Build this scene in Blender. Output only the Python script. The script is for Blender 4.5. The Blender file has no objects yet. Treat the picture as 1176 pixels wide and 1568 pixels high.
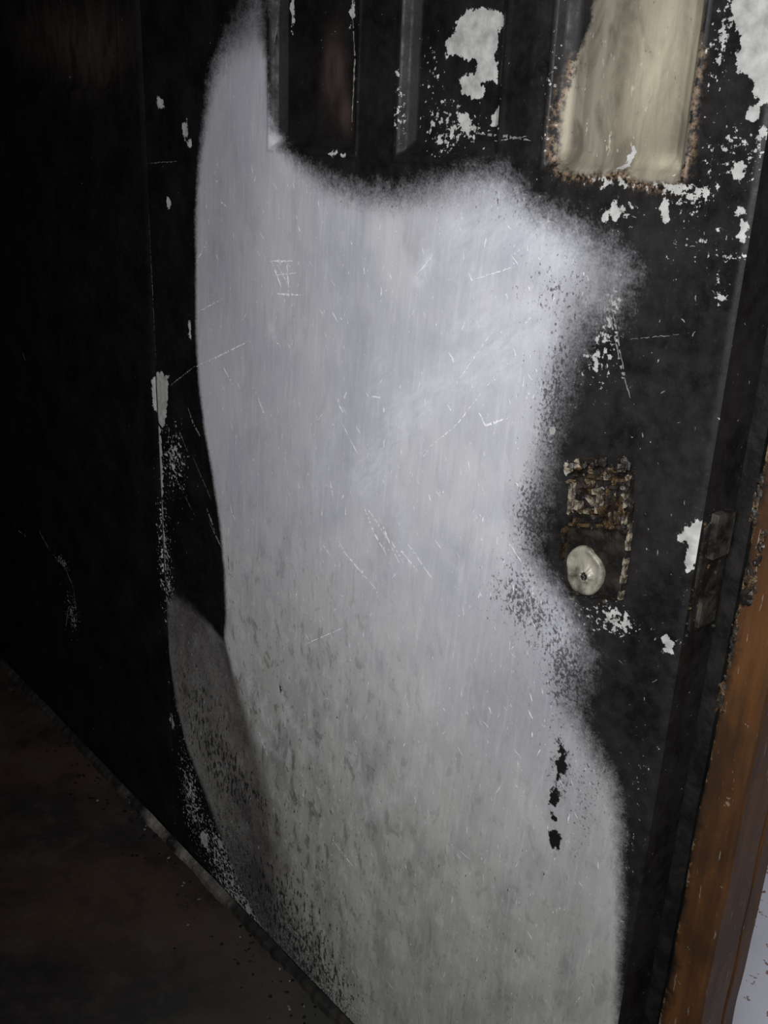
import bpy, bmesh, math, random
import numpy as np
from mathutils import Vector, Matrix, noise as mnoise

random.seed(7); rng=np.random.default_rng(7)
sc=bpy.context.scene
try:
    sc.view_settings.view_transform='Standard'; sc.view_settings.look='None'
except Exception: pass

# ------------------------------------------------------------ camera survey
F=1523.0; CX,CY=588.0,784.0
Zc=np.array([168,3916,1523.]); Zc/=np.linalg.norm(Zc)
Xc=np.array([1426,-654,1523.]); Xc/=np.linalg.norm(Xc); Xc-=Xc.dot(Zc)*Zc; Xc/=np.linalg.norm(Xc)
Yc=np.cross(Zc,Xc)
R=np.array([Xc,Yc,Zc]); CAM=np.array([0,-.777,1.35])
def ray(x,y): return R@np.array([x-CX,-(y-CY),-F])
def P(x,y,Y=0.0):            # measured point on the vertical plane Y
    r=ray(x,y); t=(Y-CAM[1])/r[1]; p=CAM+t*r; return (p[0],p[2])
def W(pts): return np.array([P(*p[:2]) for p in pts])

# ------------------------------------------------------------ node helpers
class NT:
    def __init__(s,name):
        s.m=bpy.data.materials.new(name); s.m.use_nodes=True; s.t=s.m.node_tree
        s.t.nodes.clear(); s.out=s.t.nodes.new('ShaderNodeOutputMaterial')
        s.b=s.t.nodes.new('ShaderNodeBsdfPrincipled'); s.l(s.b.outputs[0],s.out.inputs[0])
    def l(s,a,b): s.t.links.new(a,b)
    def put(s,v,i):
        if isinstance(v,(int,float)): i.default_value=v
        elif isinstance(v,(tuple,list)):
            i.default_value=tuple(v)+((1,) if len(i.default_value)==4 and len(v)==3 else ())
        else: s.l(v,i)
    def math(s,op,a,b=0.0,c=None):
        n=s.t.nodes.new('ShaderNodeMath'); n.operation=op; s.put(a,n.inputs[0]); s.put(b,n.inputs[1])
        if c is not None: s.put(c,n.inputs[2])
        return n.outputs[0]
    def add(s,*a):
        r=a[0]
        for x in a[1:]: r=s.math('ADD',r,x)
        return r
    def mul(s,a,b): return s.math('MULTIPLY',a,b)
    def cen(s,n,k): return s.mul(s.math('SUBTRACT',n,.5),k)
    def rngm(s,v,a,b,c=0.,d=1.,smooth=False):
        n=s.t.nodes.new('ShaderNodeMapRange'); n.clamp=True
        if smooth: n.interpolation_type='SMOOTHSTEP'
        for i,x in enumerate((v,a,b,c,d)): s.put(x,n.inputs[i])
        return n.outputs[0]
    def mix(s,f,a,b):
        n=s.t.nodes.new('ShaderNodeMix'); n.data_type='RGBA'; s.put(f,n.inputs[0]); s.put(a,n.inputs[6]); s.put(b,n.inputs[7]); return n.outputs[2]
    def attr(s,name):
        n=s.t.nodes.new('ShaderNodeAttribute'); n.attribute_name=name; return n.outputs['Fac']
    def co(s):
        if not hasattr(s,'_c'): s._c=s.t.nodes.new('ShaderNodeTexCoord').outputs['Object']
        return s._c
    def noise(s,scale,detail=3,rough=.55,mscale=None,rot=(0,0,0),dist=0.,off=(0,0,0)):
        n=s.t.nodes.new('ShaderNodeTexNoise'); n.inputs['Scale'].default_value=scale
        n.inputs['Detail'].default_value=detail; n.inputs['Roughness'].default_value=rough; n.inputs['Distortion'].default_value=dist
        m=s.t.nodes.new('ShaderNodeMapping'); m.inputs['Rotation'].default_value=rot; m.inputs['Location'].default_value=off
        m.inputs['Scale'].default_value=mscale or (1,1,1)
        if mscale and any(rot):
            m2=s.t.nodes.new('ShaderNodeMapping'); m2.inputs['Rotation'].default_value=rot
            m.inputs['Rotation'].default_value=(0,0,0); s.l(s.co(),m2.inputs[0]); s.l(m2.outputs[0],m.inputs[0])
        else: s.l(s.co(),m.inputs[0])
        s.l(m.outputs[0],n.inputs['Vector']); return n.outputs['Fac']
    def bump(s,h,strength=.5,dist=.001):
        n=s.t.nodes.new('ShaderNodeBump'); n.inputs['Strength'].default_value=strength; n.inputs['Distance'].default_value=dist
        s.put(h,n.inputs['Height']); s.l(n.outputs[0],s.b.inputs['Normal'])
    def fin(s,col,rough=.6,spec=.3,metal=0.):
        s.put(col,s.b.inputs['Base Color']); s.put(rough,s.b.inputs['Roughness']); s.put(spec,s.b.inputs['Specular IOR Level']); s.put(metal,s.b.inputs['Metallic'])
        return s.m
def simple(name,c1,c2,scale=30,lo=.4,hi=.6,rough=.6,spec=.3,metal=0,bump=.4,bd=.001):
    m=NT(name); n=m.noise(scale,5,.6); c=m.mix(m.rngm(n,lo,hi),c1,c2)
    m.bump(m.noise(scale*3,4),bump,bd); return m.fin(c,rough,spec,metal)

# ------------------------------------------------------------ sooted paint
def soot_material(name):
    m=NT(name)
    A={k:m.attr(k) for k in ('sd','soft','chip','dens','tone','cream','blk','low','grain','wipe','brown','rust','lit_right','speck','mott')}
    n1=m.noise(430,3,.6); n2=m.noise(70,4,.6); n3=m.noise(14,4,.55); n4=m.noise(170,4,.65,off=(3,1,7)); n5=m.noise(300,4,.7,mscale=(1,1,.75),off=(8,3,3))
    v=m.add(m.math('DIVIDE',m.mul(A['sd'],-1.),A['soft']),m.cen(n1,1.7),m.cen(n2,1.6),m.cen(n4,1.0))
    mask=m.rngm(v,-1.6,1.4,0,1,True)
    ch=m.add(m.mul(A['chip'],-1.),m.cen(n2,.020),m.cen(n4,.014))
    chm=m.rngm(ch,-.0004,.0004)
    sp=m.add(m.mul(n4,.75),m.mul(n2,.25),m.mul(A['dens'],.20))
    spm=m.rngm(sp,.690,.705)
    gr=m.rngm(m.add(m.mul(n5,.75),m.mul(n2,.25),m.mul(A['grain'],.20)),.60,.66)
    nb=m.noise(95,4,.65,mscale=(1.5,1,.6),off=(9,2,1))
    fl=m.rngm(m.add(nb,m.mul(A['low'],.03),m.mul(A['mott'],.04),m.mul(A['speck'],.14)),.735,.75)
    # paint colour
    st=m.noise(1.,5,.65,mscale=(170,20,13),rot=(0,-.05,0)); big=m.noise(4,4,.6,dist=.6); mid=m.noise(11,5,.62,mscale=(1.4,1,.55),dist=.8)
    c=m.mix(m.rngm(big,.36,.64),(.360,.365,.402),(.450,.451,.464))
    c=m.mix(m.rngm(mid,.47,.32,0,.45),c,(.29,.289,.303))
    c=m.mix(m.rngm(mid,.55,.70,0,.4),c,(.55,.55,.565))
    c=m.mix(m.rngm(st,.54,.70,0,.24),c,(.66,.66,.68))
    c=m.mix(m.rngm(st,.46,.32,0,.22),c,(.24,.24,.255))
    warm=m.mix(m.rngm(n3,.35,.65),(.33,.328,.298),(.43,.427,.395))
    warm=m.mix(m.mul(m.rngm(mid,.50,.36,0,.8),m.rngm(A['mott'],0,1,.35,1.)),warm,(.19,.183,.165))
    warm=m.mix(m.rngm(st,.52,.7,0,.30),warm,(.60,.595,.57))
    warm=m.mix(m.rngm(st,.46,.30,0,.26),warm,(.24,.235,.22))
    lo=m.rngm(m.add(A['low'],m.cen(mid,.8)),.0,.85)
    c=m.mix(lo,c,warm)
    pat=m.noise(34,5,.65,mscale=(1.4,1,.7),off=(4,4,2),dist=.5)
    c=m.mix(m.mul(m.rngm(pat,.55,.61),m.add(.07,m.mul(A['low'],.10),m.mul(A['mott'],.35))),c,(.58,.58,.56))
    c=m.mix(m.mul(m.rngm(pat,.44,.37),m.add(.06,m.mul(A['low'],.16),m.mul(A['mott'],.60))),c,(.135,.125,.108))
    pat2=m.noise(85,4,.65,mscale=(1.3,1,.8),off=(1,4,8),dist=.4)
    c=m.mix(m.mul(m.rngm(pat2,.61,.65),m.add(m.mul(A['low'],.22),m.mul(A['mott'],.55))),c,(.10,.09,.075))
    wp=m.mul(A['wipe'],m.rngm(m.noise(1.,5,.65,mscale=(40,10,130),rot=(0,.7,0)),.32,.66,.15,1.))
    c=m.mix(m.mul(wp,.55),c,(.66,.67,.71))
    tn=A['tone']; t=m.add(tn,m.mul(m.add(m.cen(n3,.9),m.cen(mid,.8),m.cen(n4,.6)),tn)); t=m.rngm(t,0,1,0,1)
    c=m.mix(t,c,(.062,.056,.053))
    c=m.mix(m.rngm(m.noise(130,3,.6,mscale=(1.5,1,.7),off=(1,9,4)),.675,.70,0,.5),c,(.74,.74,.74))
    c=m.mix(m.mul(gr,.82),c,(.040,.038,.040))
    # smoke-stained panel; creamlit paints its lit areas into the colour
    stc=m.noise(1.,5,.65,mscale=(45,10,4),off=(2,0,0)); mc=m.noise(26,5,.6,mscale=(1.2,1,.5),dist=.8,off=(7,7,7))
    cc=m.mix(m.rngm(stc,.36,.62),(.120,.106,.082),(.205,.187,.145)); cc=m.mix(m.rngm(mc,.54,.40,0,.75),cc,(.070,.060,.046))
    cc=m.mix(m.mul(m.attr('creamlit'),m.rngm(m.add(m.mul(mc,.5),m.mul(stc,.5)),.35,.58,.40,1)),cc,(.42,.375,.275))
    cc=m.mix(m.rngm(nb,.64,.68,0,.55),cc,(.48,.44,.35))
    cc=m.mix(m.rngm(n4,.64,.70,0,.5),cc,(.06,.05,.04))
    cm=m.rngm(m.add(A['cream'],m.cen(n2,.9),m.cen(n4,.9)),.30,.70)
    chc=m.mix(m.rngm(n2,.35,.65),(.26,.258,.245),(.44,.435,.415))
    # soot: matt, blotchy, with light sheen painted in on the right
    so=m.mix(m.rngm(n3,.38,.66),(.0030,.0028,.0026),(.0090,.0084,.0080))
    litr=m.mul(A['lit_right'],m.rngm(m.add(m.mul(n3,.55),m.mul(n2,.45)),.38,.62,.20,1.))
    so=m.mix(litr,so,(.0185,.0170,.0165))
    so=m.mix(m.mul(m.rngm(n5,.60,.72,0,.5),A['lit_right']),so,(.050,.047,.045))
    so=m.mix(m.mul(A['brown'],m.rngm(m.noise(22,4,.6,mscale=(2,1,.7)),.35,.6,.3,1)),so,(.070,.050,.044))
    so=m.mix(m.mul(A['rust'],m.rngm(n4,.44,.58)),so,(.20,.135,.085))
    col=m.mix(cm,so,cc)
    col=m.mix(mask,col,c)
    mm=m.math('MAXIMUM',chm,spm)
    inv=m.math('SUBTRACT',1.,mask)
    col=m.mix(m.mul(mm,inv),col,chc)
    bk=m.rngm(m.add(m.mul(A['blk'],-1.),m.cen(n2,.022),m.cen(n4,.012)),-.0008,.0008)
    bk=m.math('MAXIMUM',bk,m.mul(fl,.85))
    col=m.mix(bk,col,(.008,.0075,.007))
    h=m.add(m.mul(mm,.6),m.mul(n1,.25),m.mul(n4,.35),m.mul(pat,m.add(.45,m.mul(A['mott'],.8))),m.mul(bk,-.7))
    m.bump(h,.40,.0012)
    allm=m.math('MAXIMUM',mask,mm)
    rs=m.rngm(n2,.35,.65,.40,.62)
    return m.fin(col,m.add(m.mul(rs,m.math('SUBTRACT',1.,allm)),m.mul(allm,.60)),m.rngm(allm,0,1,.19,.22))
M_soot=soot_material('sooted_paint')

# ------------------------------------------------------------ SDF tools
def sdf(pts,poly,vals=None):
    n=len(poly); best=np.full(len(pts),1e9); inside=np.zeros(len(pts),bool); out=np.zeros(len(pts))
    for i in range(n):
        a=poly[i]; b=poly[(i+1)%n]; ab=b-a; ap=pts-a
        t=np.clip((ap@ab)/max(ab@ab,1e-12),0,1); d=np.hypot(*(ap-t[:,None]*ab).T)
        c=d<best; best=np.where(c,d,best)
        if vals is not None: out=np.where(c,vals[i]*(1-t)+vals[(i+1)%n]*t,out)
        cond=(a[1]>pts[:,1])!=(b[1]>pts[:,1])
        xi=a[0]+(pts[:,1]-a[1])*(b[0]-a[0])/((b[1]-a[1]) if abs(b[1]-a[1])>1e-12 else 1e-12)
        inside^=cond&(pts[:,0]<xi)
    s=np.where(inside,-best,best)
    return (s,out) if vals is not None else s
def dline(pts,pl):
    best=np.full(len(pts),1e9)
    for a,b in zip(pl[:-1],pl[1:]):
        ab=b-a; ap=pts-a; t=np.clip((ap@ab)/max(ab@ab,1e-12),0,1); best=np.minimum(best,np.hypot(*(ap-t[:,None]*ab).T))
    return best
def ell(pts,cx,cy,rx,ry):
    c=np.array(P(cx,cy)); ex=abs(P(cx+rx,cy)[0]-c[0]); ez=abs(P(cx,cy+ry)[1]-c[1])
    q=np.hypot((pts[:,0]-c[0])/ex,(pts[:,1]-c[1])/ez); return (q-1)*min(ex,ez)
def gau(pts,cx,cy,rx,ry,k):
    c=np.array(P(cx,cy)); ex=abs(P(cx+rx,cy)[0]-c[0]); ez=abs(P(cx,cy+ry)[1]-c[1])
    q=((pts[:,0]-c[0])/ex)**2+((pts[:,1]-c[1])/ez)**2; return k*np.exp(-q)
def sstep(x,a,b):
    t=np.clip((x-a)/(b-a),0,1); return t*t*(3-2*t)

S,B=.0040,.024
patch=[(392,25,.026),(400,60,.010),(407,90,.006),(409,130,.005),(411,165,.005),(414,200,.006),(427,226,.008),(450,248,.011),(480,272,.014),(520,293,.016),(560,304,.017),(610,308,.017),(650,300,.017),(685,290,.017),(720,282,.017),(765,278,.016),(790,300,.014),(805,322,.014),(842,340,.016),(880,362,.018),(910,392,.022),(940,422,.024),(925,452,.026),(890,480,.026),(872,520,.023),(860,560,.022),(852,600,.020),(840,640,.020),(830,700,.020),(820,750,.022),(805,800,.022),(808,850,.018),(834,890,.016),(860,920,.015),(878,960,.018),(884,1000,.024),(868,1040,.028),(868,1080,.024),(888,1120,.017),(910,1160,.016),(932,1200,.015),(944,1260,.012),(946,1330,.009),(948,1400,.008),(945,1480,.006),(942,1568,.006),(938,1750,.006),
(700,1800,.006),(560,1590,.010),(515,1560,.010),(455,1490,.012),(410,1435,.012),(378,1375,.012),(350,1310,.011),(316,1220,.007),(288,1150,.005),(270,1080,S),(259,1000,.003),(257,930,.010),(268,916,.014),(290,930,.012),(322,958,.006),(344,984,S),(347,940,S),(345,880,S),(338,800,S),(326,720,S),(315,660,S),(306,590,S),(301,520,S),(300,420,S),(300,330,.005),(305,250,.007),(315,180,.010),(328,115,.015),(350,75,.022)]
patchW=W(patch); patchV=np.array([p[2] for p in patch])

chips_poly=[
 [(680,45),(665,60),(668,80),(690,85),(715,90),(712,110),(690,118),(690,145),(712,152),(728,140),(722,125),(745,120),(748,95),(740,80),(752,70),(750,45),(762,25),(735,8),(700,12)],
 [(1122,-60),(1200,-60),(1200,165),(1158,152),(1150,122),(1130,110),(1125,82),(1137,60),(1120,40)],
 [(1037,815),(1062,802),(1075,793),(1080,808),(1070,850),(1056,876),(1046,860),(1050,835),(1040,828)],
 [(232,582),(245,568),(258,576),(258,610),(252,655),(244,650),(235,620)],
 [(1012,975),(1022,972),(1034,980),(1030,998),(1016,998)],
 [(1025,1150),(1040,1147),(1048,1162),(1040,1172),(1028,1166)],
]
chips_ell=[(746,179,9,16),(697,185,7,13),(1153,172,12,13),(1132,260,9,14),(1165,205,6,13),(1138,352,5,18),(1018,325,6,19),(1133,325,5,6),(1062,1170,12,5),(1072,1160,4,5),
 (244,158,5,9),(283,200,4,15),(288,218,3,5),(258,310,3,8),(246,700,3,50),(249,810,2.5,45),(262,1105,4,11),(912,552,4,16),(868,720,4,10),(943,322,6,14),(925,330,4,7),
 (312,1285,6,9),(326,1228,3,6),(337,1292,4,7),(380,1395,4,12),(948,258,6,6),(660,215,3,8),(524,10,3,18),(519,236,10,2),(432,10,2,20),(1165,1005,5,8),
 (952,1410,3,4),(846,661,5,6),(1122,395,10,3),(1076,368,6,3),(290,500,1.5,12),(955,235,2,7)]
blk_poly=[[(857,1140),(868,1150),(866,1180),(853,1198),(858,1215),(852,1238),(842,1232),(848,1195),(854,1165)]]
blk_ell=[(846,1252,5,10),(849,1285,10,17),(430,1057,2,6),(860,1120,2,10)]
speck_g=[(300,1080,50,60,.9),(385,1210,60,40,.6),(340,1180,40,40,.9),(420,1380,90,80,.9),(500,1500,70,60,.9),(860,1120,30,60,.6),(700,1350,220,170,.25)]
dens_g=[(940,322,36,24,.98),(1050,300,45,30,.8),(1110,230,40,50,.75),(1105,60,20,90,.95),(680,195,55,40,.95),(650,110,18,50,.65),(945,950,40,24,1.08),(268,700,20,60,.85),(250,850,10,110,.9),(905,560,45,60,.5),
 (935,480,20,70,.78),(850,960,60,60,.9),(1075,380,80,60,.42),(790,305,60,22,.5),(845,640,25,90,.35),(1160,250,25,130,.5),(610,150,7,100,.65),(765,120,7,120,.45),(545,120,5,120,.4),(870,1180,50,60,.5),(1105,455,12,22,.95),
 (330,1290,50,55,.7),(370,1400,50,60,.8),(430,1480,50,50,.75),(110,940,12,36,.8),(95,860,14,10,.8),(840,150,12,110,.65),(950,280,110,10,.85),(930,790,60,90,.45),(960,1300,25,200,.45),(1000,560,90,120,.15),(1050,900,80,200,.18),(268,1000,8,150,.6),(290,1200,14,60,.7)]
tone_g=[(400,1340,60,110,.30),(440,1470,50,100,.42),(385,40,50,40,.5),(880,560,40,130,.40),(800,1050,90,120,.22),(900,1250,50,250,.18),(620,300,200,25,.2),(930,430,50,40,.4),(840,760,40,120,.3),(330,300,60,260,.18),(450,1200,110,200,.18),(420,700,90,350,.09)]
grain_g=[(805,925,60,50,.8),(868,1030,45,70,.95),(850,620,28,110,.8),(815,790,30,70,.8),(905,1220,35,150,.5),(800,680,70,300,.25),(860,440,70,60,.4),(620,310,180,18,.4),(310,1100,60,150,.35),(360,1330,50,110,.8),(430,1450,60,90,.9),(520,1540,60,60,.7),(650,1350,300,250,.12),(855,1180,30,60,.6),(780,300,50,30,.4)]
wipes=[([(555,740),(610,650),(690,590),(770,555)],.028,.75),([(600,640),(680,575),(760,530),(830,515)],.022,.7),([(690,505),(760,480),(815,470)],.016,.65),([(640,430),(658,392)],.008,1.),([(700,350),(790,340),(850,390)],.030,.7),([(720,420),(750,520)],.03,.5),
 ([(585,560),(590,700)],.03,.4),([(475,760),(520,640)],.016,.35),([(430,1060),(450,1110),(480,1150)],.012,.9),([(395,1130),(430,1160)],.008,.8),([(365,960),(385,1050),(410,1110)],.014,.7),([(640,1180),(660,1060)],.02,.3),([(560,1250),(640,1200)],.012,.35),([(430,240),(445,280)],.012,.5),([(415,500),(420,515)],.008,1.),([(850,990),(870,960)],.008,.6),([(610,760),(625,860)],.014,.5)]
tone_poly=W([(240,880),(300,900),(345,982),(358,1030),(378,1090),(396,1150),(415,1220),(432,1300),(425,1380),(400,1460),(300,1300),(240,1100)])  # darker zone at the lower left of the patch

def attributes(me,pts,front,brown=(),cream_on=True):
    N=len(pts); A={}
    sd,so=sdf(pts,patchW,patchV); A['sd']=np.where(front,sd,1.); A['soft']=np.where(front,so,.004)
    ch=np.full(N,1.)
    for p in chips_poly: ch=np.minimum(ch,sdf(pts,W(p)))
    for e in chips_ell: ch=np.minimum(ch,ell(pts,*e))
    A['chip']=np.where(front,ch,1.)
    bk=np.full(N,1.)
    for p in blk_poly: bk=np.minimum(bk,sdf(pts,W(p)))
    for e in blk_ell: bk=np.minimum(bk,ell(pts,*e))
    A['blk']=np.where(front,bk,1.)
    d=np.full(N,.04)
    for g in dens_g: d+=gau(pts,*g)
    A['dens']=np.where(front,np.minimum(d,1.10),.15)
    t=np.zeros(N)
    for g in tone_g: t+=gau(pts,*g)
    s=sdf(pts,tone_poly); hgt=pts[:,1]
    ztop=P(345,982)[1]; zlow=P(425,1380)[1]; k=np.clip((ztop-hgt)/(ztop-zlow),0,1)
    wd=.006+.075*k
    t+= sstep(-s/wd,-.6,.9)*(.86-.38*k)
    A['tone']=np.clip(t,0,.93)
    t=np.full(N,-.25)
    for g in grain_g: t+=gau(pts,*g)
    A['grain']=np.clip(t,-.4,.95)
    t=np.zeros(N)
    for g in speck_g: t+=gau(pts,*g)
    A['speck']=np.clip(t,0,1.1)
    t=np.zeros(N)
    for pl,w,k2 in wipes: t=np.maximum(t,k2*np.exp(-(dline(pts,W(pl))/w)**2))
    A['wipe']=t
    low=np.clip((.86-pts[:,1])/.60,0,1)
    A['low']=low
    A['mott']=np.clip(low*1.5,0,1)*(.15+.85*sstep(-pts[:,0],.70,1.10))
    litr=sstep(pts[:,0],-1.25,-.65)*.85+.01  # soot colour lightened towards the right to stand for light on it
    litr*=1-.55*sstep(hgt,1.27,1.33)*(pts[:,0]<-.69)
    A['lit_right']=litr
    cr=np.zeros(N); ru=np.zeros(N)
    if cream_on:
        cp=W([(905,-60),(890,30),(868,90),(850,170),(842,240),(860,262),(905,268),(950,262),(975,278),(1036,285),(1052,240),(1060,150),(1080,0),(1090,-60)])
        s=sdf(pts,cp); cr=np.clip(.5-s/.013,0,1)*(front)
        ru=np.exp(-((s-.002)/.0045)**2)*front*(pts[:,1]<1.42)
    A['cream']=cr; A['rust']=ru
    A['creamlit']=np.clip(gau(pts,990,110,46,160,1.)+gau(pts,1055,60,10,90,.7)+gau(pts,856,170,6,100,.8)+gau(pts,1010,250,35,18,.7),0,1)  # painted light on the panel's right part and rims
    br=np.zeros(N)
    for g in brown: br+=gau(pts,*g)
    A['brown']=np.clip(br,0,1)
    for k,v in A.items():
        at=me.attributes.new(k,'FLOAT','POINT'); at.data.foreach_set('value',v.astype(np.float32))

def leaf(name,x0,x1,z0,z1,th,panels,step,mat,brown=()):
    def lines(a,b,extra):
        L=list(np.linspace(a,b,int((b-a)/step)+1))
        for e in extra:
            if a<e<b: L.append(e)
        L=sorted(L); o=[L[0]]
        for v in L[1:]:
            if v-o[-1]>.0006: o.append(v)
        return np.array(o)
    prof=[0,.003,.007,.013,.019,.024]
    ex=[];ez=[]
    for (a,b,c,d,_) in panels:
        for p in prof: ex+=[a+p,b-p]; ez+=[c+p,d-p]
    xs=lines(x0,x1,ex); zs=lines(z0,z1,ez); nx,nz=len(xs),len(zs)
    X,Z=np.meshgrid(xs,zs); X=X.ravel(); Z=Z.ravel(); Y=np.zeros_like(X)
    for (a,b,c,d,dep) in panels:
        e=np.minimum(np.minimum(X-a,b-X),np.minimum(Z-c,d-Z))
        Y=np.where(e>0,np.interp(e,[0,.003,.007,.013,.019,.024],[0,-.0015,-.0005,dep*.55,dep*.8,dep]),Y)
    eb=np.minimum(np.minimum(X-x0,x1-X),z1-Z); Y+=np.clip(.004-eb,0,.004)*.7
    Y+=.0012*np.sin(X*9+1)*np.sin(Z*6)
    co=np.stack([X,Y,Z],1)
    idx=np.arange(nx*nz).reshape(nz,nx)
    f=np.stack([idx[:-1,:-1],idx[:-1,1:],idx[1:,1:],idx[1:,:-1]],-1).reshape(-1,4).tolist()
    n=len(co)
    ring=[int(i) for i in idx[0,:]]+[int(i) for i in idx[1:,-1]]+[int(i) for i in idx[-1,-2::-1]]+[int(i) for i in idx[-2:0:-1,0]]
    back=[(co[i][0],th,co[i][2]) for i in ring]
    ringf=[tuple(co[i]) for i in ring]
    co=np.vstack([co,np.array(ringf),np.array(back)])
    m=len(ring)
    for k in range(m):
        k2=(k+1)%m; f.append([n+k2,n+k,n+m+k,n+m+k2])
    f.append([n+m+k for k in range(m)][::1])
    me=bpy.data.meshes.new(name); me.from_pydata(co.tolist(),[],f); me.update()
    front=np.zeros(len(co),bool); front[:n]=True
    attributes(me,co[:,[0,2]],front,brown)
    me.materials.append(mat)
    me.polygons.foreach_set('use_smooth',[True]*(len(f)-1-m)+[False]*(m+1))
    ob=bpy.data.objects.new(name,me); sc.collection.objects.link(ob); return ob

def obj(name,verts,faces,mats,fm=None,smooth=False):
    me=bpy.data.meshes.new(name); me.from_pydata([tuple(v) for v in verts],[],faces); me.update()
    for m in (mats if isinstance(mats,list) else [mats]): me.materials.append(m)
    if fm: me.polygons.foreach_set('material_index',fm)
    if smooth: me.polygons.foreach_set('use_smooth',[True]*len(me.polygons))
    ob=bpy.data.objects.new(name,me); sc.collection.objects.link(ob); return ob

DX0,DX1=-1.456,-.44
panelsA=[(-1.130,-.945,1.312,1.86,.016),(-.885,-.722,1.312,1.86,.014),(-.672,-.505,1.312,1.86,.014)]
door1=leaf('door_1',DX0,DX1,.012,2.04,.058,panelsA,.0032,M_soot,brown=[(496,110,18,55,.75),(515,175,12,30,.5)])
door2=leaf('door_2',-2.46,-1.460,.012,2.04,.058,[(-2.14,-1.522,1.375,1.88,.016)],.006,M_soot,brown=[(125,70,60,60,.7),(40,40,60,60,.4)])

# ------------------------------------------------------------ scratches (children of the door)
M_scr=simple('scraped_paint',(.52,.52,.54),(.80,.80,.80),200,.35,.65,.7,.2)
M_scd=simple('scraped_soot',(.08,.078,.076),(.24,.235,.23),200,.35,.65,.7,.2)
def ribbons(name,lines,mat,parent,y=-.0018):
    vs=[];fs=[]
    for pl,w in lines:
        pts=[np.array(p) for p in pl]
        dense=[]
        for a,b in zip(pts[:-1],pts[1:]):
            k=max(2,int(np.linalg.norm(b-a)/.003))
            dense+=[a+(b-a)*i/k for i in range(k)]
        dense.append(pts[-1]); n=len(dense); base=len(vs)
        for i,p in enumerate(dense):
            q=dense[min(i+1,n-1)]-dense[max(i-1,0)]; L=np.linalg.norm(q)+1e-9; nn=np.array([-q[1],q[0]])/L
            ww=w*(.2+.8*math.sin(math.pi*(i+.4)/(n-.2+.4)))*random.uniform(.25,1.2)*.5
            o=nn*random.uniform(-.0005,.0005)
            for s_ in (-1,1):
                v=p+o+nn*ww*s_; yy=y+.0012*math.sin(v[0]*9+1)*math.sin(v[1]*6)+.0012
                vs.append((v[0],yy,v[1]))
        for i in range(n-1):
            if random.random()<.2: continue
            fs.append((base+2*i,base+2*i+1,base+2*i+3,base+2*i+2))
    o=obj(name,vs,fs,mat); o.parent=parent; return o
def L(pts,w): return ([P(*p) for p in pts],w)
scr=[L([(300,562),(340,543),(382,522)],.0026),L([(513,820),(530,850),(578,905)],.003),L([(557,775),(572,815),(592,850)],.0034),L([(562,778),(585,812),(600,838)],.0028),
 L([(582,795),(598,835),(612,862)],.0032),L([(598,826),(618,862)],.0028),L([(610,838),(640,874)],.0032),L([(625,833),(650,868)],.0028),L([(640,855),(662,885)],.0022),L([(734,632),(744,652),(778,640)],.0032),
 L([(414,400),(450,400)],.0036),L([(416,422),(455,418)],.0028),L([(424,450),(462,452)],.0038),L([(440,398),(443,448)],.0032),L([(418,402),(432,440)],.0032),L([(425,405),(445,440)],.0025),L([(688,540),(700,562)],.004),
 L([(340,558),(358,590)],.0024),L([(392,600),(408,642)],.0024),L([(470,985),(525,962)],.002),L([(505,733),(510,765)],.0022),L([(300,402),(318,368)],.0026),L([(352,770),(362,800)],.0022),
 L([(400,1130),(412,1160)],.004),L([(395,1115),(402,1135)],.003),L([(510,1285),(545,1330)],.0026),L([(300,480),(345,455)],.0015),L([(640,700),(700,650),(770,560)],.0014),L([(690,600),(760,500)],.0014),L([(720,430),(790,408)],.0016),L([(640,420),(660,395)],.003),L([(520,640),(560,720)],.0015),
 L([(570,607),(590,610)],.003),L([(350,640),(372,690)],.0012),L([(780,830),(800,860)],.0016)]
for i in range(620):
    x=random.uniform(305,930); y=random.uniform(230,1540)
    if x<430 and y>900: continue
    l=random.uniform(3,15); dx=random.gauss(.15,.4)*l
    p0,p1=P(x,y),P(x+dx,y+l)
    pp=np.array([p0,p1]); 
    if sdf(pp,patchW).max()>-.015: continue
    scr.append(([p0,p1],random.uniform(.0007,.0020)))
ribbons('paint_scratches',scr,M_scr,door1)
scd=[L([(727,204),(770,208),(812,215)],.0034),L([(757,216),(806,209)],.002),L([(825,330),(866,343)],.003),L([(926,450),(940,510),(950,560),(966,610)],.003),L([(934,455),(948,530),(962,600)],.002),
 L([(289,624),(297,648),(310,672)],.005),L([(318,778),(330,812)],.005),L([(322,800),(342,842)],.003),L([(311,1006),(319,1038)],.0016),L([(262,590),(300,560)],.0022),L([(297,700),(325,765)],.0015),L([(350,850),(352,880)],.004),
 L([(225,250),(272,247)],.0012),L([(960,520),(1040,512)],.0008),L([(228,330),(240,560)],.0012),L([(270,730),(300,790)],.0014),L([(276,660),(292,700)],.0016),
 L([(541,20),(545,90),(540,200)],.0030),L([(430,0),(418,90)],.002)]
for i in range(80):
    x=random.uniform(950,1110); y=random.uniform(330,1500)
    l=random.uniform(2,9); a=random.uniform(0,6.3)
    p1=(x+l*math.cos(a),y+l*math.sin(a))
    if P(x,y)[0]>-.455 or P(*p1)[0]>-.455: continue
    scd.append(L([(x,y),p1],random.uniform(.0006,.0016)))
ribbons('soot_scratches',scd,M_scd,door1)
scw=[L([(60,813),(76,842)],.005),L([(84,852),(100,868),(98,858)],.006),L([(100,870),(113,900)],.005),L([(113,903),(119,950)],.005),L([(28,812),(40,822)],.004),L([(36,540),(40,552)],.004),L([(105,930),(100,965)],.004)]
ribbons('soot_scratches',scw,M_scd,door2)

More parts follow.
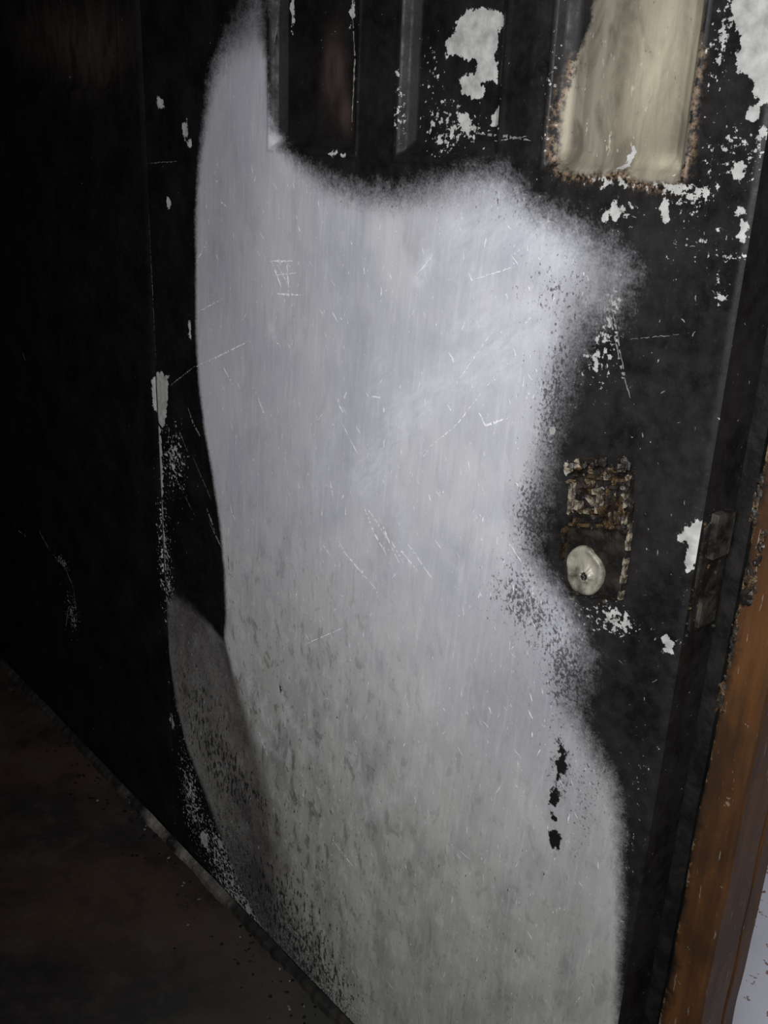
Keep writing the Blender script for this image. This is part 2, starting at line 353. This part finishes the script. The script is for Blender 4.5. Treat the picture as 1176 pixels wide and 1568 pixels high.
# ------------------------------------------------------------ lock remains
M_char=simple('charred_metal',(.006,.005,.0045),(.026,.022,.018),60,.4,.65,.42,.45,0,.8,.002)
M_bronze=simple('burnt_brass',(.014,.009,.005),(.13,.082,.040),110,.44,.66,.38,.5,.35,.9,.002)
M_ash=simple('ash_crust',(.045,.037,.026),(.32,.28,.205),140,.44,.66,.65,.25,0,.9,.002)
M_knob=simple('scorched_metal',(.045,.040,.029),(.265,.25,.20),42,.42,.62,.45,.45,.15,.6,.0018)
def bm_lock():
    bm=bmesh.new()
    def prism(poly,y0,y1,mi,jit=0,bev=.0015):
        vb=[];vt=[]
        c=np.mean(np.array(poly),0)
        for (x,z) in poly:
            jx,jz=random.uniform(-jit,jit),random.uniform(-jit,jit)
            vb.append(bm.verts.new((x+jx,y0,z+jz)))
        for v in vb:
            x,z=v.co.x,v.co.z; d=np.array([x,z])-c; d=d/(np.linalg.norm(d)+1e-9)
            vt.append(bm.verts.new((x-d[0]*bev,y1+random.uniform(-jit,jit)*.7,z-d[1]*bev)))
        n=len(vb); fs=[]
        for i in range(n): fs.append(bm.faces.new((vb[i],vb[(i+1)%n],vt[(i+1)%n],vt[i])))
        fs.append(bm.faces.new(vt)); fs.append(bm.faces.new(vb[::-1]))
        for f in fs: f.material_index=mi
    def PW(l): return [P(*p) for p in l]
    prism(PW([(893,708),(965,716),(973,724),(970,800),(962,870),(955,908),(948,917),(880,905),(868,893),(870,850),(880,780),(887,715)]),.001,-.006,0,.0008)
    prism(PW([(893,722),(966,730),(962,800),(886,795)]),-.004,-.011,0,.001)
    def bar(a,b,w,y0,y1,mi,k=1):
        a0=np.array(P(*a)); b0=np.array(P(*b))
        K=max(k,int(np.linalg.norm(b0-a0)/.008))
        for i in range(K):
            a_=a0+(b0-a0)*i/K; b_=a0+(b0-a0)*(i+1.08)/K
            d=(b_-a_)/np.linalg.norm(b_-a_); ww=w*random.uniform(.6,1.15); n=np.array([-d[1],d[0]])*ww/2
            prism([tuple(a_-n),tuple(b_-n),tuple(b_+n),tuple(a_+n)],y0,y1+random.uniform(-.001,.001),mi if random.random()<.7 else random.choice([0,1,2]),.0006,.0007)
    bar((972,800),(957,914),.0038,-.004,-.0095,2); bar((880,903),(951,914),.003,-.004,-.009,0)
    bar((871,806),(868,852),.006,-.001,-.010,1)
    q=[(903,745),(935,748),(931,780),(900,776)]
    for i in range(4): bar(q[i],q[(i+1)%4],.005,-.008,-.019,[1,2,1,2][i])
    q=[(945,740),(962,742),(958,796),(942,794)]
    for i in range(4): bar(q[i],q[(i+1)%4],.004,-.008,-.017,1)
    bar((892,722),(968,732),.004,-.006,-.015,1); bar((884,797),(963,803),.005,-.006,-.016,1); bar((889,735),(883,795),.005,-.006,-.015,2); bar((969,726),(964,800),.003,-.004,-.012,2)
    bar((912,755),(924,770),.005,-.008,-.016,2); bar((936,770),(950,800),.005,-.01,-.021,1)
    for i in range(150):
        x=random.uniform(884,974); y=random.uniform(700,808)
        if 907<x<929 and 752<y<773: continue
        c=P(x,y); r=random.uniform(.0014,.0046)
        m=Matrix.Translation((c[0],-random.uniform(.007,.014),c[1]))@Matrix.Rotation(random.uniform(0,6),4,(random.random(),random.random(),1))@Matrix.Diagonal((r*random.uniform(.5,1.9),r*random.uniform(.5,1),r*random.uniform(.5,1.7),1))
        g=bmesh.ops.create_icosphere(bm,subdivisions=1,radius=1,matrix=m)
        mi=random.choice([0,0,0,0,0,1,1,2])
        for v in g['verts']:
            v.co+=Vector((random.uniform(-1,1),random.uniform(-1,1),random.uniform(-1,1)))*r*.3
            for f in v.link_faces: f.material_index=mi
    for i in range(45):
        x,y=random.choice([(random.uniform(880,975),random.uniform(695,712)),(random.uniform(862,884),random.uniform(790,860)),(random.uniform(960,980),random.uniform(715,800)),(random.uniform(870,950),random.uniform(903,925))])
        c=P(x,y); r=random.uniform(.0008,.0025)
        g=bmesh.ops.create_icosphere(bm,subdivisions=1,radius=r,matrix=Matrix.Translation((c[0],-.002,c[1])))
        mi=random.choice([0,0,1,2])
        for v in g['verts']:
            v.co+=Vector((random.uniform(-1,1),random.uniform(-1,1),random.uniform(-1,1)))*r*.35
            for f in v.link_faces: f.material_index=mi
    c=P(904,871); N=44
    prof=[(.0225,-.004,0,0),(.0235,-.008,1,0),(.0225,-.0110,3,0),(.0210,-.0125,3,0),(.0185,-.0118,3,0),(.0140,-.0108,3,.4),(.0085,-.0115,3,.8),(.0060,-.0150,3,1),(.0040,-.0152,3,1),(.0018,-.0140,0,1)]
    rings=[]
    for r,y,mi,s in prof:
        rg=[]
        for k in range(N):
            a=2*math.pi*k/N; rr=r*(1+.03*math.sin(3*a+1)+.02*math.sin(5*a)+.02*mnoise.noise(Vector((math.cos(a)*4,math.sin(a)*4,0))))
            rg.append(bm.verts.new((c[0]+.004*s+rr*math.cos(a),y+.0016*mnoise.noise(Vector((math.cos(a)*3,math.sin(a)*3,r*200))),c[1]-.003*s+rr*1.14*math.sin(a))))
        rings.append(rg)
    for i in range(len(rings)-1):
        for k in range(N):
            f=bm.faces.new((rings[i][k],rings[i][(k+1)%N],rings[i+1][(k+1)%N],rings[i+1][k])); f.material_index=prof[i+1][2]; f.smooth=True
    f=bm.faces.new(rings[-1]); f.material_index=0
    bmesh.ops.recalc_face_normals(bm,faces=bm.faces)
    me=bpy.data.meshes.new('door_lock'); bm.to_mesh(me); bm.free()
    for m in (M_char,M_bronze,M_ash,M_knob): me.materials.append(m)
    o=bpy.data.objects.new('door_lock',me); sc.collection.objects.link(o); return o
bm_lock()

# ------------------------------------------------------------ frame on the right
def framemat():
    m=NT('brown_frame_paint'); n=m.noise(1.,5,.6,mscale=(60,60,7)); n2=m.noise(60,4,.6); n3=m.noise(9,4,.6); n4=m.noise(200,4,.65)
    c=m.mix(m.rngm(n,.35,.65),(.050,.023,.010),(.098,.042,.014)); c=m.mix(m.rngm(n3,.46,.66,0,.7),c,(.028,.016,.009))
    sep=m.t.nodes.new('ShaderNodeSeparateXYZ'); m.l(m.co(),sep.inputs[0])
    s=m.add(sep.outputs[0],.4215,m.cen(n2,.026),m.cen(n3,.022))
    s=m.rngm(s,.009,-.001); s=m.math('MAXIMUM',s,m.rngm(m.add(sep.outputs[2],m.mul(n3,.3)),1.1,1.5))
    c=m.mix(s,c,(.010,.008,.006))
    e=m.rngm(m.add(sep.outputs[0],.4215,m.cen(n4,.01)),.004,.0015); c=m.mix(m.mul(e,m.rngm(n2,.52,.60,0,.7)),c,(.26,.18,.10))
    g=m.noise(1,4,.6,mscale=(220,220,26)); c=m.mix(m.rngm(g,.65,.69,0,.6),c,(.25,.22,.19))
    c=m.mix(m.rngm(n2,.68,.71,0,.5),c,(.28,.24,.18))
    m.bump(m.add(n2,n,m.mul(n4,.4)),.5,.001); return m.fin(c,.5,.3)
M_frame=framemat()
M_black=simple('soot_crust',(.004,.0038,.0035),(.014,.0128,.012),40,.4,.65,.6,.2,0,.8,.002)
def extrude_profile(name,prof,z0,z1,mats,seg=60,jit=.0):
    vs=[];fs=[];n=len(prof)
    for k in range(seg+1):
        z=z0+(z1-z0)*k/seg
        for i,(x,y) in enumerate(prof):
            j=mnoise.noise(Vector((x*40,y*40,z*14)))*jit
            vs.append((x+j,y+j*.5,z))
    for k in range(seg):
        for i in range(n):
            a=k*n+i; b=k*n+(i+1)%n; fs.append((a,b,b+n,a+n))
    fs.append(tuple(range(n))[::-1]); fs.append(tuple(seg*n+i for i in range(n)))
    return obj(name,vs,fs,mats)
frame=bpy.data.objects.new('door_frame',None); sc.collection.objects.link(frame)
o=extrude_profile('casing',[(-.4225,.068),(-.4205,.061),(-.4185,.0600),(-.380,.0600),(-.377,.0615),(-.375,.065),(-.375,.118),(-.381,.120),(-.381,.126),(-.376,.128),(-.376,.152),(-.378,.155),(-.4225,.155)],0.0,2.12,M_frame,160,.0016); o.parent=frame
o=extrude_profile('sooted_rebate',[(-.470,.0605),(-.4235,.0605),(-.4235,.155),(-.470,.155)],0.0,2.12,M_black,110,.0009); o.parent=frame
o=extrude_profile('far_jamb',[(.52,.060),(.60,.060),(.60,.155),(.52,.155)],0,2.12,M_frame,40,.001); o.parent=frame
def box(name,a,b,mat,bev=0.0,parent=None):
    bm=bmesh.new(); bmesh.ops.create_cube(bm,size=1)
    for v in bm.verts: v.co=Vector([a[i]+(b[i]-a[i])*(v.co[i]+.5) for i in range(3)])
    if bev: bmesh.ops.bevel(bm,geom=bm.edges[:],offset=bev,segments=2,affect='EDGES')
    me=bpy.data.meshes.new(name); bm.to_mesh(me); bm.free(); me.materials.append(mat)
    o=bpy.data.objects.new(name,me); sc.collection.objects.link(o)
    if parent: o.parent=parent
    return o
box('head',(-2.5,.0605,2.05),(.60,.155,2.12),M_frame,.004,frame)

M_steel=simple('sooty_steel',(.012,.011,.010),(.075,.066,.055),50,.4,.62,.4,.4,.3,.6,.0015)
def bm_latch():
    bm=bmesh.new()
    def quad(pts,x0,x1,mi,jit=.0004):
        vb=[bm.verts.new((x0,y,z)) for y,z in pts]; vt=[bm.verts.new((x1+random.uniform(-jit,jit),y,z)) for y,z in pts]; n=len(pts)
        fs=[bm.faces.new((vb[i],vb[(i+1)%n],vt[(i+1)%n],vt[i])) for i in range(n)]+[bm.faces.new(vt),bm.faces.new(vb[::-1])]
        for f in fs: f.material_index=mi
    zt=P(1085,812)[1]; zb=P(1085,992)[1]
    quad([(.010,zb),(.050,zb),(.052,zb+.004),(.052,zt-.004),(.050,zt),(.010,zt),(.008,zt-.004),(.008,zb+.004)],-.441,-.4375,2)
    zm=(zt+zb)/2
    quad([(.016,zm+.022),(.044,zm+.022),(.044,zm+.066),(.016,zm+.066)],-.439,-.431,0)
    quad([(.016,zm-.050),(.044,zm-.050),(.044,zm-.018),(.016,zm-.018)],-.439,-.433,0)
    for zz in (zt-.010,zb+.010):
        bmesh.ops.create_cone(bm,cap_ends=True,segments=14,radius1=.005,radius2=.0035,depth=.003,matrix=Matrix.Translation((-.4365,.03,zz))@Matrix.Rotation(math.pi/2,4,'Y'))
    for i in range(40):
        r=random.uniform(.001,.003); g=bmesh.ops.create_icosphere(bm,subdivisions=1,radius=r,matrix=Matrix.Translation((-.4385,random.uniform(.002,.056),random.uniform(zb-.01,zt+.01))))
        mi=random.choice([0,0,1,2])
        for v in g['verts']:
            v.co+=Vector([random.uniform(-r,r)*.3 for _ in range(3)])
            for f in v.link_faces: f.material_index=mi
    bmesh.ops.recalc_face_normals(bm,faces=bm.faces)
    me=bpy.data.meshes.new('door_latch'); bm.to_mesh(me); bm.free()
    for m in (M_steel,M_bronze,M_char): me.materials.append(m)
    o=bpy.data.objects.new('door_latch',me); sc.collection.objects.link(o)
bm_latch()
def bm_strike():
    bm=bmesh.new()
    for (cx,cy,h,w) in [(1158,765,44,5),(1163,840,34,5),(1146,898,30,9),(1104,1062,40,6),(1125,960,40,4),(1118,1000,30,3)]:
        r=ray(cx,cy); t=(.058-CAM[1])/r[1]; c=CAM+t*r
        for i in range(26):
            s=random.uniform(-.5,.5); rad=w/1300*random.uniform(.25,.8)
            m=Matrix.Translation((c[0]+random.gauss(0,.35)*w/1300,.059,c[2]+s*h/1000))@Matrix.Rotation(random.uniform(-.5,.5),4,'Y')@Matrix.Diagonal((rad,rad*.6,rad*random.uniform(1,2.6),1))
            g=bmesh.ops.create_icosphere(bm,subdivisions=1,radius=1,matrix=m); mi=random.choice([0,0,1,2])
            for v in g['verts']:
                v.co+=Vector([random.uniform(-rad,rad)*.25 for _ in range(3)])
                for f in v.link_faces: f.material_index=mi
    me=bpy.data.meshes.new('strike_plate'); bm.to_mesh(me); bm.free()
    for m in (M_bronze,M_steel,M_char): me.materials.append(m)
    o=bpy.data.objects.new('strike_plate',me); sc.collection.objects.link(o); o.parent=frame
bm_strike()

# ------------------------------------------------------------ room shell
def floormat():
    m=NT('charred_floor'); n=m.noise(3.2,5,.6,off=(2.3,0,0)); n2=m.noise(40,5,.65); n3=m.noise(260,3,.6); n4=m.noise(11,5,.65)
    c=m.mix(m.rngm(n,.42,.62),(.020,.017,.016),(.052,.032,.024)); c=m.mix(m.rngm(n2,.45,.7,0,.5),c,(.034,.031,.029))
    c=m.mix(m.rngm(n4,.52,.66,0,.5),c,(.060,.050,.042)); c=m.mix(m.rngm(n4,.46,.34,0,.6),c,(.012,.011,.010))
    sep=m.t.nodes.new('ShaderNodeSeparateXYZ'); m.l(m.co(),sep.inputs[0])
    near=m.rngm(m.add(sep.outputs[0],m.mul(n,.5)),-1.05,-.6); c=m.mix(m.mul(near,.7),c,(.052,.055,.051))
    c=m.mix(m.rngm(n3,.68,.72,0,.6),c,(.11,.10,.09)); m.bump(m.add(n2,m.mul(n3,.6)),.5,.002); return m.fin(c,.65,.2)
box('floor',(-3.6,-3.6,-.05),(1.6,.155,0),floormat())
M_wall=simple('sooted_plaster',(.006,.0055,.005),(.018,.016,.015),8,.4,.65,.8,.2,0,.5,.003)
box('wall_back',(-3.6,.06,2.12),(1.6,.20,2.65),M_wall)
box('wall_back_left',(-3.6,0.0,0),(-2.465,.20,2.12),M_wall)
box('wall_back_right',(.60,0.06,0),(1.6,.20,2.12),M_wall)
box('wall_behind_doors',(-2.465,.065,0),(-.475,.20,2.05),M_wall)
box('wall_left',(-3.7,-3.6,0),(-3.6,.20,2.65),M_wall)
box('ceiling',(-3.7,-3.6,2.65),(1.6,.20,2.75),M_wall)
M_hf=NT('hall_floor_tiles'); _n=M_hf.noise(40,4,.6); _n2=M_hf.noise(5,3)
_c=M_hf.mix(M_hf.rngm(_n2,.35,.65),(.58,.58,.66),(.70,.69,.75)); _c=M_hf.mix(M_hf.rngm(_n,.60,.63,0,.9),_c,(.22,.10,.06)); M_hfm=M_hf.fin(_c,.5,.4)
box('floor_hallway',(-1.6,.155,-.05),(1.8,2.6,0),M_hfm)
M_hw=simple('hall_plaster',(.5,.49,.46),(.6,.59,.56),6,.4,.6,.8,.2)
box('wall_hallway',(-1.6,2.6,0),(1.8,2.7,2.65),M_hw)

m=NT('dusty_lit_bead'); n=m.noise(9,4,.6,off=(1,0,0)); n2=m.noise(110,4,.6)
sep=m.t.nodes.new('ShaderNodeSeparateXYZ'); m.l(m.co(),sep.inputs[0])
mk=m.rngm(m.math('ABSOLUTE',m.add(sep.outputs[0],1.46)),.26,.10,.10,1.)  # lit stretch painted paler over the dust, dim elsewhere
c=m.mix(m.mul(mk,m.rngm(n,.42,.60)),(.012,.011,.010),(.17,.158,.14)); c=m.mix(m.mul(mk,m.rngm(n2,.60,.66,0,.5)),c,(.24,.23,.20)); m.bump(n2,.8,.003); M_bead=m.fin(c,.75,.2)
vs=[];fs=[];xs=np.linspace(-2.42,-.45,420)
for k,x in enumerate(xs):
    j=mnoise.noise(Vector((x*12,0,0)))*.004+mnoise.noise(Vector((x*60,3,0)))*.004
    for (y,z) in [(-.003,.0145+j*.6),(-.009,.0125+j),(-.014-j,.008+j),(-.017-j,.0),(-.003,0)]: vs.append((x,y,z))
for k in range(len(xs)-1):
    for i in range(5):
        a=k*5+i; b=k*5+(i+1)%5; fs.append((a,b,b+5,a+5))
fs.append((4,3,2,1,0)); nb=len(vs)-5; fs.append(tuple(nb+i for i in range(5)))
obj('trim_1',vs,fs,M_bead)

bm=bmesh.new()
for i in range(200):
    x=random.uniform(-2.3,-.5); y=-.02-abs(random.gauss(0,.035)); r=random.uniform(.001,.0035)*(1 if random.random()<.9 else 1.6)
    h=random.uniform(.15,.5)
    g=bmesh.ops.create_icosphere(bm,subdivisions=1,radius=1,matrix=Matrix.Translation((x,y,r*h*.6))@Matrix.Rotation(random.uniform(0,6),4,'Z')@Matrix.Diagonal((r*random.uniform(.6,1.6),r,r*h,1)))
    mi=random.choice([0]*9+[1])
    for v in g['verts']:
        v.co+=Vector((random.uniform(-1,1),random.uniform(-1,1),0))*r*.25
        for f in v.link_faces: f.material_index=mi
me=bpy.data.meshes.new('char_debris'); bm.to_mesh(me); bm.free(); me.materials.append(M_black); me.materials.append(M_scd)
sc.collection.objects.link(bpy.data.objects.new('char_debris',me))

# ------------------------------------------------------------ light
def area(name,loc,tgt,sx,sy,e,col,spread=180):
    l=bpy.data.lights.new(name,'AREA'); l.shape='RECTANGLE'; l.size=sx; l.size_y=sy; l.energy=e; l.color=col; l.spread=math.radians(spread)
    o=bpy.data.objects.new(name,l); o.location=loc; o.rotation_euler=(Vector(tgt)-Vector(loc)).to_track_quat('-Z','Y').to_euler(); sc.collection.objects.link(o)
area('window_daylight',(.10,-1.15,1.62),(-.74,0,1.01),.42,.5,8.3,(.975,.977,1.0),86)
area('hall_daylight',(.3,1.5,2.5),(-.2,1.0,0),1.2,1.2,18,(.95,.96,1.0))
w=bpy.data.worlds.new('World'); sc.world=w; w.use_nodes=True
w.node_tree.nodes['Background'].inputs[0].default_value=(.9,.93,1,1); w.node_tree.nodes['Background'].inputs[1].default_value=.018

# ------------------------------------------------------------ camera
cd=bpy.data.cameras.new('Camera'); cd.sensor_fit='VERTICAL'; cd.sensor_height=36; cd.lens=F/1568*36; cd.clip_start=.01
cam=bpy.data.objects.new('Camera',cd); sc.collection.objects.link(cam)
M=Matrix([list(R[0])+[CAM[0]],list(R[1])+[CAM[1]],list(R[2])+[CAM[2]],[0,0,0,1]])
cam.matrix_world=M; sc.camera=cam
